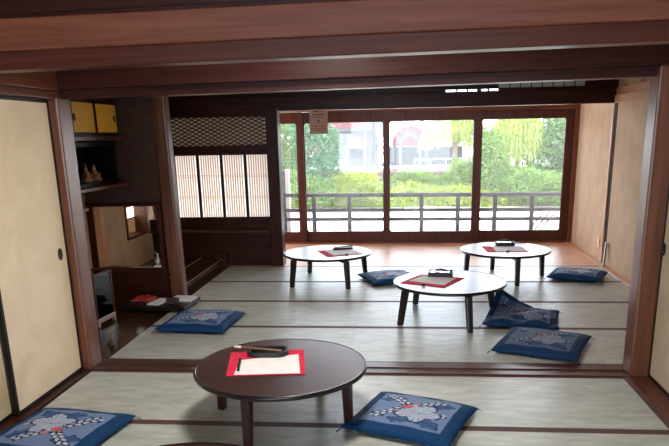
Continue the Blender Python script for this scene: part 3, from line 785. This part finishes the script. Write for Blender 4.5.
# wall fittings, right
t = thing('wall_outlet', 'ivory wall outlet low on plaster wall near the glass doors', 'outlet', (2.45, 8.5, .22))
MB().box(-.012, 0, -.045, .045, -.065, .065).build('cover_plate', 'ivory', t, .003)
for z in (-.025, .025): MB().box(-.0145, -.011, -.014, .014, z - .013, z + .013).build('socket', 'white', t, .001)
t = thing('paper_fan', 'closed narrow paper fan standing against the dark strip of plaster wall', 'fan', (2.40, 8.05, .012))
fb = MB(); fb.hexa([(-.01, -.022, 0), (.012, -.022, 0), (.012, .022, 0), (-.01, .022, 0), (.018, .015, .28), (.035, .015, .28), (.035, .085, .28), (.018, .085, .28)]); fb.build('folded_paper', 'white', t, .002)
fs = MB(); fs.hexa([(-.014, -.03, 0), (-.006, -.03, 0), (-.006, -.014, 0), (-.014, -.014, 0), (.012, .0, .285), (.02, .0, .285), (.02, .02, .285), (.012, .02, .285)]); fs.build('guard_stick', 'dark_z', t, .001)
# notice hanging from the lintel
t = thing('hanging_notice', 'tan paper notice hanging from the lintel in front of glass door', 'notice', (-1.04, 8.19, 1.62))
MB().box(-.112, .112, 0, .003, 0, .285).build('card', 'notice', t)
mk = MB()
mk.use('ink')
for (x, z, wd, hh) in ((-.02, .262, .03, .012), (-.03, .225, .10, .008), (.035, .228, .07, .010), (-.065, .195, .012, .016), (-.04, .195, .014, .012), (.0, .197, .02, .012), (.035, .195, .016, .014)): mk.box(x - wd / 2, x + wd / 2, -.0012, 0, z - hh / 2, z + hh / 2)
mk.prism([(-.018, .165), (-.004, .168), (.016, .140), (.006, .132), (-.012, .146)], 'y', -.0012, 0)
for z in (.088, .062, .04): mk.box(-.078, .078, -.0012, 0, z - .002, z + .002)
mk.use('red_ink')
for x in (-.045, .02, .045): mk.box(x - .008, x + .008, -.0012, 0, .255, .27)
for x in (-.07, -.03, .03, .07): mk.box(x - .006, x + .006, -.0012, 0, .09, .096)
mk.build('printed_marks', 'ink', t)

# ------------------------------------------------------------------ balcony and outside
struct('balcony_floor', box(-4.4, 3.0, 10.03, 10.75, -.2, -.06), 'rail_wood')
t = thing('balcony_railing', 'dark timber balcony railing outside the glass doors', 'railing', (0, 10.6, -.06))
MB().tiltx(-4.4, 3.0, -.04, .04, .72, .675, .06).build('top_rail', 'rail_wood', t, .004)
for z in (.46, .315):
    MB().tiltx(-4.4, 3.0, -.022, .022, z + .02, z - .02, .055).build('rail', 'rail_wood', t, .003)
for k in range(-5, 6):
    MB().box(-.31 + .575 * k - .033, -.31 + .575 * k + .033, -.03, .03, 0, .74).build('post', 'rail_wood', t, .003)
for k in range(3):
    MB().tube([(1.95 + .09 * k, .10, .10), (2.20 + .09 * k, .10, .42)], .012, 6).build('brace', 'rail_wood', t)
t = thing('balcony_screen', 'pale grey upright screen board at balcony end', 'screen', (-2.3, 11.0, -.06))
MB().box(-.5, .32, -.03, .03, 0, 1.10).build('board', 'facade_grey', t)
MB().box(.32, .385, -.04, .04, 0, 1.13).build('edge_post', 'white', t, .003)
struct('balcony_slab', box(-4.4, 3.0, 10.75, 11.1, -.25, -.12), 'rail_wood')

# terrain
mb = MB()
mb.box(-70, 80, 11.5, 47.5, -3.8, -3.5)
struct('ground_river', mb, 'stone')
mb = MB()
prof = [(47.5, -3.8), (47.5, -3.4), (53.5, -2.2), (53.5, -3.8)]
mb.prism(prof, 'x', -70, 80); struct('ground_bank', mb, 'bank')
struct('wall_embankment', box(-70, 80, 53.5, 54.0, -3.8, -1.1), 'wall_stone')
struct('ground_street', box(-90, 100, 54, 160, -3.8, -1.2), 'asphalt')

def add_leaves(mb, c, rad, n, size, r_, shell=.55, aspect=.5):
    for _ in range(n):
        while True:
            d = Vector((r_.uniform(-1, 1), r_.uniform(-1, 1), r_.uniform(-1, 1)))
            if .05 < d.length < 1: break
        d = d.normalized() * (shell + (1 - shell) * r_.random() ** .6)
        lump = 1 + .16 * math.sin(d.x * 5 + c[0]) * math.sin(d.z * 6 + c[1]) + .1 * math.sin(d.y * 7)
        p = Vector((c[0] + d.x * rad[0] * lump, c[1] + d.y * rad[1] * lump, c[2] + d.z * rad[2] * lump))
        u = Vector((r_.gauss(0, 1), r_.gauss(0, 1), r_.gauss(0, 1))).normalized(); w = u.orthogonal().normalized()
        s = size * r_.uniform(.6, 1.3)
        vs = [mb.bm.verts.new(p + u * s * a + w * s * aspect * b_) for a, b_ in ((-1, 0), (0, -1), (1, 0), (0, 1))]
        mb._f(vs)
def tree(name, label, cat, loc, blobs, leafmat, n, size, trunk_h, trunk_r, seed, group=None):
    r_ = random.Random(seed)
    t = thing(name, label, cat, loc, 0, group)
    mb = MB(); vol = sum(b[3] * b[5] for b in blobs)
    for (x, y, z, rx, ry, rz) in blobs:
        add_leaves(mb, (x, y, z), (rx, ry, rz), int(2.0 * n * rx * rz / vol), size * .66, r_)
    mb.build('crown', leafmat, t)
    if trunk_h:
        tr = MB(); tr.tube([(0, 0, 0), (.06, 0, trunk_h * .5), (0, 0, trunk_h)], [trunk_r, trunk_r * .8, trunk_r * .5], 10)
        for a in range(4):
            tr.tube([(0, 0, trunk_h * .75), (math.cos(a * 1.7) * trunk_h * .25, math.sin(a * 1.7) * trunk_h * .2, trunk_h * 1.15)], [trunk_r * .5, trunk_r * .2], 6)
        tr.build('trunk', 'bark', t)
    return t
def willow(label, loc, h, w, n, seed, group='willows on the far bank'):
    r_ = random.Random(seed); t = thing('willow_tree', label, 'tree', loc, 0, group)
    mb = MB()
    for _ in range(n):
        a = r_.uniform(0, 2 * PI); rr = w * r_.random() ** .5
        x0, y0 = rr * math.cos(a), rr * math.sin(a) * .7
        top = h * (1 - .35 * (rr / w) ** 2) + r_.uniform(-.3, .2); L = r_.uniform(.45, .85) * top * .75
        k = int(L / .22); sway = r_.uniform(-.1, .25)
        for q in range(k):
            z = top - q * .22; x = x0 * (1 + .03 * q) + sway * (q / k) ** 2 + r_.uniform(-.04, .04); y = y0 + r_.uniform(-.05, .05)
            s = r_.uniform(.05, .09); th = r_.uniform(-.5, .5)
            u = Vector((math.sin(th) * .5, r_.uniform(-.3, .3), 1)).normalized(); v = u.cross(Vector((r_.uniform(-.6, .6), 1, 0))).normalized()
            p = Vector((x, y, z))
            mb._f([mb.bm.verts.new(p + u * .17 * a_ + v * s * b_) for a_, b_ in ((-1, 0), (0, -1), (1, 0), (0, 1))])
    mb.build('hanging_foliage', 'leaf_willow', t)
    tr = MB(); tr.tube([(0, 0, 0), (.1, 0, h * .35), (-.05, 0, h * .65), (.1, 0, h * .9)], [.26, .2, .16, .08], 10)
    for a in range(5): tr.tube([(0, 0, h * .6), (math.cos(a * 1.3) * w * .4, math.sin(a * 1.3) * w * .3, h * .85), (math.cos(a * 1.3) * w * .6, math.sin(a * 1.3) * w * .4, h * .88)], [.12, .07, .03], 6)
    tr.build('trunk', 'bark', t)
    return t
# long strip of bank growth that nobody could count
r_ = random.Random(3); mb = MB()
for k in range(46):
    x = -26 + k * 1.2; add_leaves(mb, (x, 47.6 + r_.uniform(-.4, .6), -2.85 + r_.uniform(-.15, .15)), (1.1, .9, .85 + r_.uniform(0, .3)), 520, .13, r_, .5)
tag(mb.build('hedge', 'leaf_yellow'), 'yellow green hedge growth along the foot of far bank', 'hedge', None, 'stuff')
mb = MB()
for k in range(40):
    x = -24 + k * 1.3; add_leaves(mb, (x, 51 + r_.uniform(-1, 1), -2.45 + r_.uniform(-.2, .25)), (1.15, 1, .75 + r_.uniform(0, .3)), 460, .14, r_, .5)
tag(mb.build('bank_shrubbery', 'leaf_mid'), 'mixed green shrubs covering the far bank below the stone wall', 'shrubs', None, 'stuff')
tree('pine_tree', 'blue green pine on the far bank behind the hanging notice', 'tree', (-6.0, 46.2, -3.5), [(0, 0, 4.2, 1.7, 1.4, 1.5), (-.9, 0, 5.4, 1.1, 1, 1.0), (.7, 0, 5.0, 1.0, 1, .8), (-.2, 0, 3.0, 1.8, 1.4, 1.0), (.2, 0, 6.0, .8, .8, .7)], 'leaf_blue', 1700, .24, 5.0, .22, 11)
tree('broad_tree', 'pale green tree seen past the leftmost glass door', 'tree', (-8.6, 49, -3.5), [(0, 0, 4.6, 1.7, 1.5, 1.6), (-.6, 0, 3.2, 1.6, 1.5, 1.4), (.2, 0, 6.0, 1.2, 1.2, 1.0)], 'leaf_mid', 2600, .24, 4.4, .22, 12)
tree('round_shrub', 'large rounded yellow green shrub below the pachinko sign', 'shrub', (-3.6, 46.8, -3.4), [(0, 0, 1.6, 1.5, 1.2, 1.0), (-1.1, 0, 1.4, 1.0, 1, .9), (1.0, 0, 1.5, 1.0, 1, .9)], 'leaf_yellow', 2200, .2, 0, 0, 13)
tree('round_shrub', 'rounded green shrub at the foot of the pine', 'shrub', (-6.9, 45.8, -3.5), [(0, 0, 1.7, 1.5, 1.2, 1.3), (1.2, 0, 1.4, 1.0, 1, 1.0)], 'leaf_mid', 2000, .2, 0, 0, 14)
tree('round_shrub', 'rounded green shrub in front of the red arch', 'shrub', (.5, 50.5, -2.6), [(0, 0, .9, 1.0, 1, .9), (.9, 0, .7, .8, .8, .7)], 'leaf_mid', 1400, .2, 0, 0, 15)
tree('round_shrub', 'rounded shrub beside the willow trunk', 'shrub', (4.2, 49.5, -2.9), [(0, 0, 1.3, 1.2, 1, 1.3), (.9, 0, 1.6, 1.0, 1, 1.2)], 'leaf_mid', 1700, .2, 0, 0, 16)
willow('drooping willow right of the red arch', (4.0, 56.2, -1.2), 4.6, 2.5, 420, 21)
willow('tall drooping willow seen through the right glass door', (8.4, 52, -2.6), 6.0, 2.1, 420, 22)
tree('broad_tree', 'dense tree at the left edge of the right glass door', 'tree', (6.2, 48, -3.4), [(0, 0, 2.6, 1.3, 1.2, 1.7), (-.3, 0, 4.2, 1.0, 1, 1.2), (.6, 0, 1.6, 1.6, 1.2, 1.4)], 'leaf_mid', 2800, .22, 3.0, .18, 31)
tree('broad_tree', 'full green tree right of the tall willow', 'tree', (11.2, 52, -2.6), [(0, 0, 3.4, 1.8, 1.5, 1.6), (-.6, 0, 2.0, 1.8, 1.4, 1.4), (.5, 0, 4.6, 1.3, 1.2, 1.1), (1.3, 0, 2.2, 1.4, 1.3, 1.4)], 'leaf_deep', 3600, .24, 3.2, .22, 32)
tree('broad_tree', 'leafy tree at the right edge of the right glass door', 'tree', (13.8, 54.8, -1.2), [(0, 0, 2.6, 1.5, 1.3, 1.9), (-.4, 0, 1.0, 1.6, 1.3, 1.3)], 'leaf_mid', 2600, .24, 2.6, .2, 33)
tree('round_shrub', 'wide bright shrub at the bank foot below the tall willow', 'shrub', (8.6, 46.8, -3.5), [(0, 0, 1.5, 1.8, 1.2, 1.2), (1.9, 0, 1.3, 1.4, 1.1, 1.1)], 'leaf_mid', 2600, .2, 0, 0, 34)

# pachinko hall
def bx(u): return -11.33 + (u - 277) * .0887
def bz(v, u=345): return 1.61 + (132.5 + (430 - u) * .02 - v) * .0843
t = thing('pachinko_hall', 'white commercial building with red PACHINKO & SLOT lettering', 'building', (0, 60, 0))
MB().box(bx(318), bx(386), 0, 8, -1.2, 6.5).build('walls', 'facade', t)
def part(name, mat, u0, u1, v0, v1, d0=-.15, d1=0, bev=0): return MB().box(bx(u0), bx(u1), d0, d1, bz(v1), bz(v0)).build(name, mat, t, bev)
part('ledge', 'facade_grey', 318, 372, 131, 132.2, -.4)
part('window', 'facade_grey', 334, 346, 137, 146)
part('awning', 'awning', 347.5, 363, 139.5, 148, -.5)
part('shopfront', 'facade_dark', 349, 362, 150, 160, -.06)
part('shopfront', 'facade_grey', 349, 362, 161, 166, -.06)
part('doorway', 'facade_grey', 335, 345, 151, 158, -.06)
part('column', 'facade', 364, 366.5, 133, 166, -.5, -.2)
part('drainpipe', 'facade_dark', 372, 375, 121, 164, -.3)
part('banner', 'white', 378, 384, 138, 164, -.3, -.2)
mb = MB()
for k in range(4): 
    z = bz(160 - k * 6); mb.hexa([(bx(378), -.34, z), (bx(384), -.34, z + .5), (bx(384), -.31, z + .5), (bx(378), -.31, z), (bx(378), -.34, z + .2), (bx(384), -.34, z + .7), (bx(384), -.31, z + .7), (bx(378), -.31, z + .2)])
mb.build('banner_stripe', 'red_ink', t)
cu = bpy.data.curves.new('sign_lettering', 'FONT'); cu.body = 'PACHINKO & SLOT'; cu.size = .62; cu.extrude = .03; cu.offset = .012; cu.align_x = 'RIGHT'
cu.materials.append(M['sign_red']); tmp = bpy.data.objects.new('sign_tmp', cu); COL.objects.link(tmp); bpy.context.view_layer.update()
to = bpy.data.objects.new('sign_lettering', bpy.data.meshes.new_from_object(tmp.evaluated_get(bpy.context.evaluated_depsgraph_get()))); COL.objects.link(to); bpy.data.objects.remove(tmp); to.parent = t; to.location = (bx(365), -.06, bz(127)); to.rotation_euler = (PI / 2, 0, 0)
# hall with the arched entrance
t = thing('arched_hall', 'low dark building with big red brown arch entrance', 'building', (bx(410), 60, 0))
XO = bx(410)
MB().box(bx(386) - XO, bx(462) - XO, .6, 7, -1.2, bz(147, 420)).build('walls', 'facade_dark', t)
def arch(name, mat, r0, r1, y0, y1):
    mb = MB(); n = 24; cz = bz(146, 410)
    pts = [(r1 * math.cos(PI * i / n), cz + r1 * 1.08 * math.sin(PI * i / n)) for i in range(n + 1)]
    if r0: pts_in = [(r0 * math.cos(PI * i / n), cz + r0 * 1.05 * math.sin(PI * i / n)) for i in range(n + 1)]
    else: pts_in = [(r1 * .999 * math.cos(PI * i / n), cz) for i in range(n + 1)]
    for i in range(n):
        a, b2, c, d = pts[i], pts[i + 1], pts_in[i + 1], pts_in[i]
        mb.hexa([(a[0], y0, a[1]), (b2[0], y0, b2[1]), (c[0], y0, c[1]), (d[0], y0, d[1]), (a[0], y1, a[1]), (b2[0], y1, b2[1]), (c[0], y1, c[1]), (d[0], y1, d[1])])
    return mb.build(name, mat, t)
arch('outer_arch', 'arch_red', 1.25, 1.62, -.5, .6)
arch('middle_arch', 'arch_grey', 1.0, 1.26, -.4, .6)
arch('inner_arch', 'facade', .78, 1.0, -.3, .6)
arch('tympanum', 'arch_red', 0, .79, -.1, .6)
for x in (-1.42, -.85, .85, 1.42): MB().lathe([(.13, -1.2), (.13, bz(147, 410)), (.17, bz(146, 410))], 12, (x, -.35, 0)).build('column', 'facade', t)
for a in (30, 60, 90, 120, 150):
    c, s = math.cos(R(a)), math.sin(R(a)); cz = bz(146, 410); n = 12
    MB().tube([(c * 2.0 + .28 * math.cos(2 * PI * i / n), -.2, cz + s * 2.1 + .28 * math.sin(2 * PI * i / n)) for i in range(n + 1)], .03, 5).build('iron_ring', 'arch_grey', t)
g = thing('street_railing', 'white railing along the street below the willow', 'railing', (bx(436), 57, -1.2))
for z in (.62,): MB().box(-2.0, 2.0, -.03, .03, z, z + .1).build('rail', 'white', g)
for k in range(4): MB().box(-1.95 + 1.3 * k - .04, -1.95 + 1.3 * k + .04, -.04, .04, 0, .72).build('post', 'white', g)
# house far right
t = thing('distant_house', 'distant white house with grey tiled roof above the trees', 'house', (20.5, 90, 0))
MB().box(-1.4, 1.4, 0, 4, -1.2, 1.9).build('walls', 'facade', t)
MB().prism([(-1.8, 1.9), (1.8, 1.9), (0, 3.0)], 'y', -.4, 4.4).build('roof', 'roof_tile', t)
MB().box(-.5, .5, -.05, .02, .6, 1.4).build('window', 'facade_grey', t)

# ------------------------------------------------------------------ light
world = bpy.data.worlds.new('overcast_sky'); scene.world = world; world.use_nodes = True
bg = world.node_tree.nodes['Background']
bg.inputs['Color'].default_value = (.80, .89, 1, 1); bg.inputs['Strength'].default_value = 1.85
sd = bpy.data.lights.new('sun', 'SUN'); sd.energy = .9; sd.angle = R(3); sd.color = (1, .95, .86)
so = bpy.data.objects.new('sun', sd); COL.objects.link(so); so.rotation_euler = (R(38), 0, R(-38))

def fill_lamp(loc, power, label, col):  # unseen fill lamps, added to brighten the interior
    t = thing('fill_lamp', label, 'lamp', loc)
    MB().lathe([(.05, 0), (.26, 0), (.26, .06), (.05, .08)], 32).build('fill_lamp_body', 'ivory', t)
    MB().lathe([(.012, .08), (.012, CZ - loc[2])], 10).build('stem', 'black', t)
    l = bpy.data.lights.new('fill_light', 'AREA'); l.shape = 'DISK'; l.size = .5; l.energy = power; l.color = col
    o = bpy.data.objects.new('fill_light', l); COL.objects.link(o); o.parent = t; o.location = (0, 0, -.01)
fill_lamp((-.5, 3.25, 2.36), 8.5, 'added unseen fill lamp over the front tatami, above the beam', (1, .93, .84))
fill_lamp((-.4, 6.2, 2.36), 2, 'added unseen fill lamp over the back room tatami', (1, .95, .9))

# ------------------------------------------------------------------ camera
F_, CX_, CY_, YAW, PIT, ROL = 655.927715, 344.546206, 313.256603, 9.40228365e-02, 2.66287719e-01, 2.00975153e-02
cy, sy, cp, sp, cr, sr = math.cos(YAW), math.sin(YAW), math.cos(PIT), math.sin(PIT), math.cos(ROL), math.sin(ROL)
f = Vector((-sy * cp, cy * cp, -sp)); r = Vector((cy, sy, 0)); d = f.cross(r)
r2 = r * cr + d * sr; d2 = d * cr - r * sr
cam = bpy.data.cameras.new('camera'); co = bpy.data.objects.new('camera', cam); COL.objects.link(co)
Mx = Matrix((r2, -d2, -f)).transposed().to_4x4(); Mx.translation = Vector((0, 0, 1.61)); co.matrix_world = Mx
cam.sensor_width = 36; cam.lens = F_ / 669 * 36
cam.shift_x = -(CX_ - 334.5) / 669; cam.shift_y = (CY_ - 223) / 669
cam.clip_start = .05; cam.clip_end = 400
scene.camera = co

scene.view_settings.view_transform = 'Standard'
scene.view_settings.look = 'None'
scene.view_settings.gamma = 1
scene.view_settings.exposure = 2.45
scene.view_settings.use_curve_mapping = False
scene.cycles.use_denoising = True
scene.cycles.max_bounces = 10
scene.cycles.diffuse_bounces = 6
scene.cycles.transparent_max_bounces = 16
scene.cycles.sample_clamp_indirect = 8
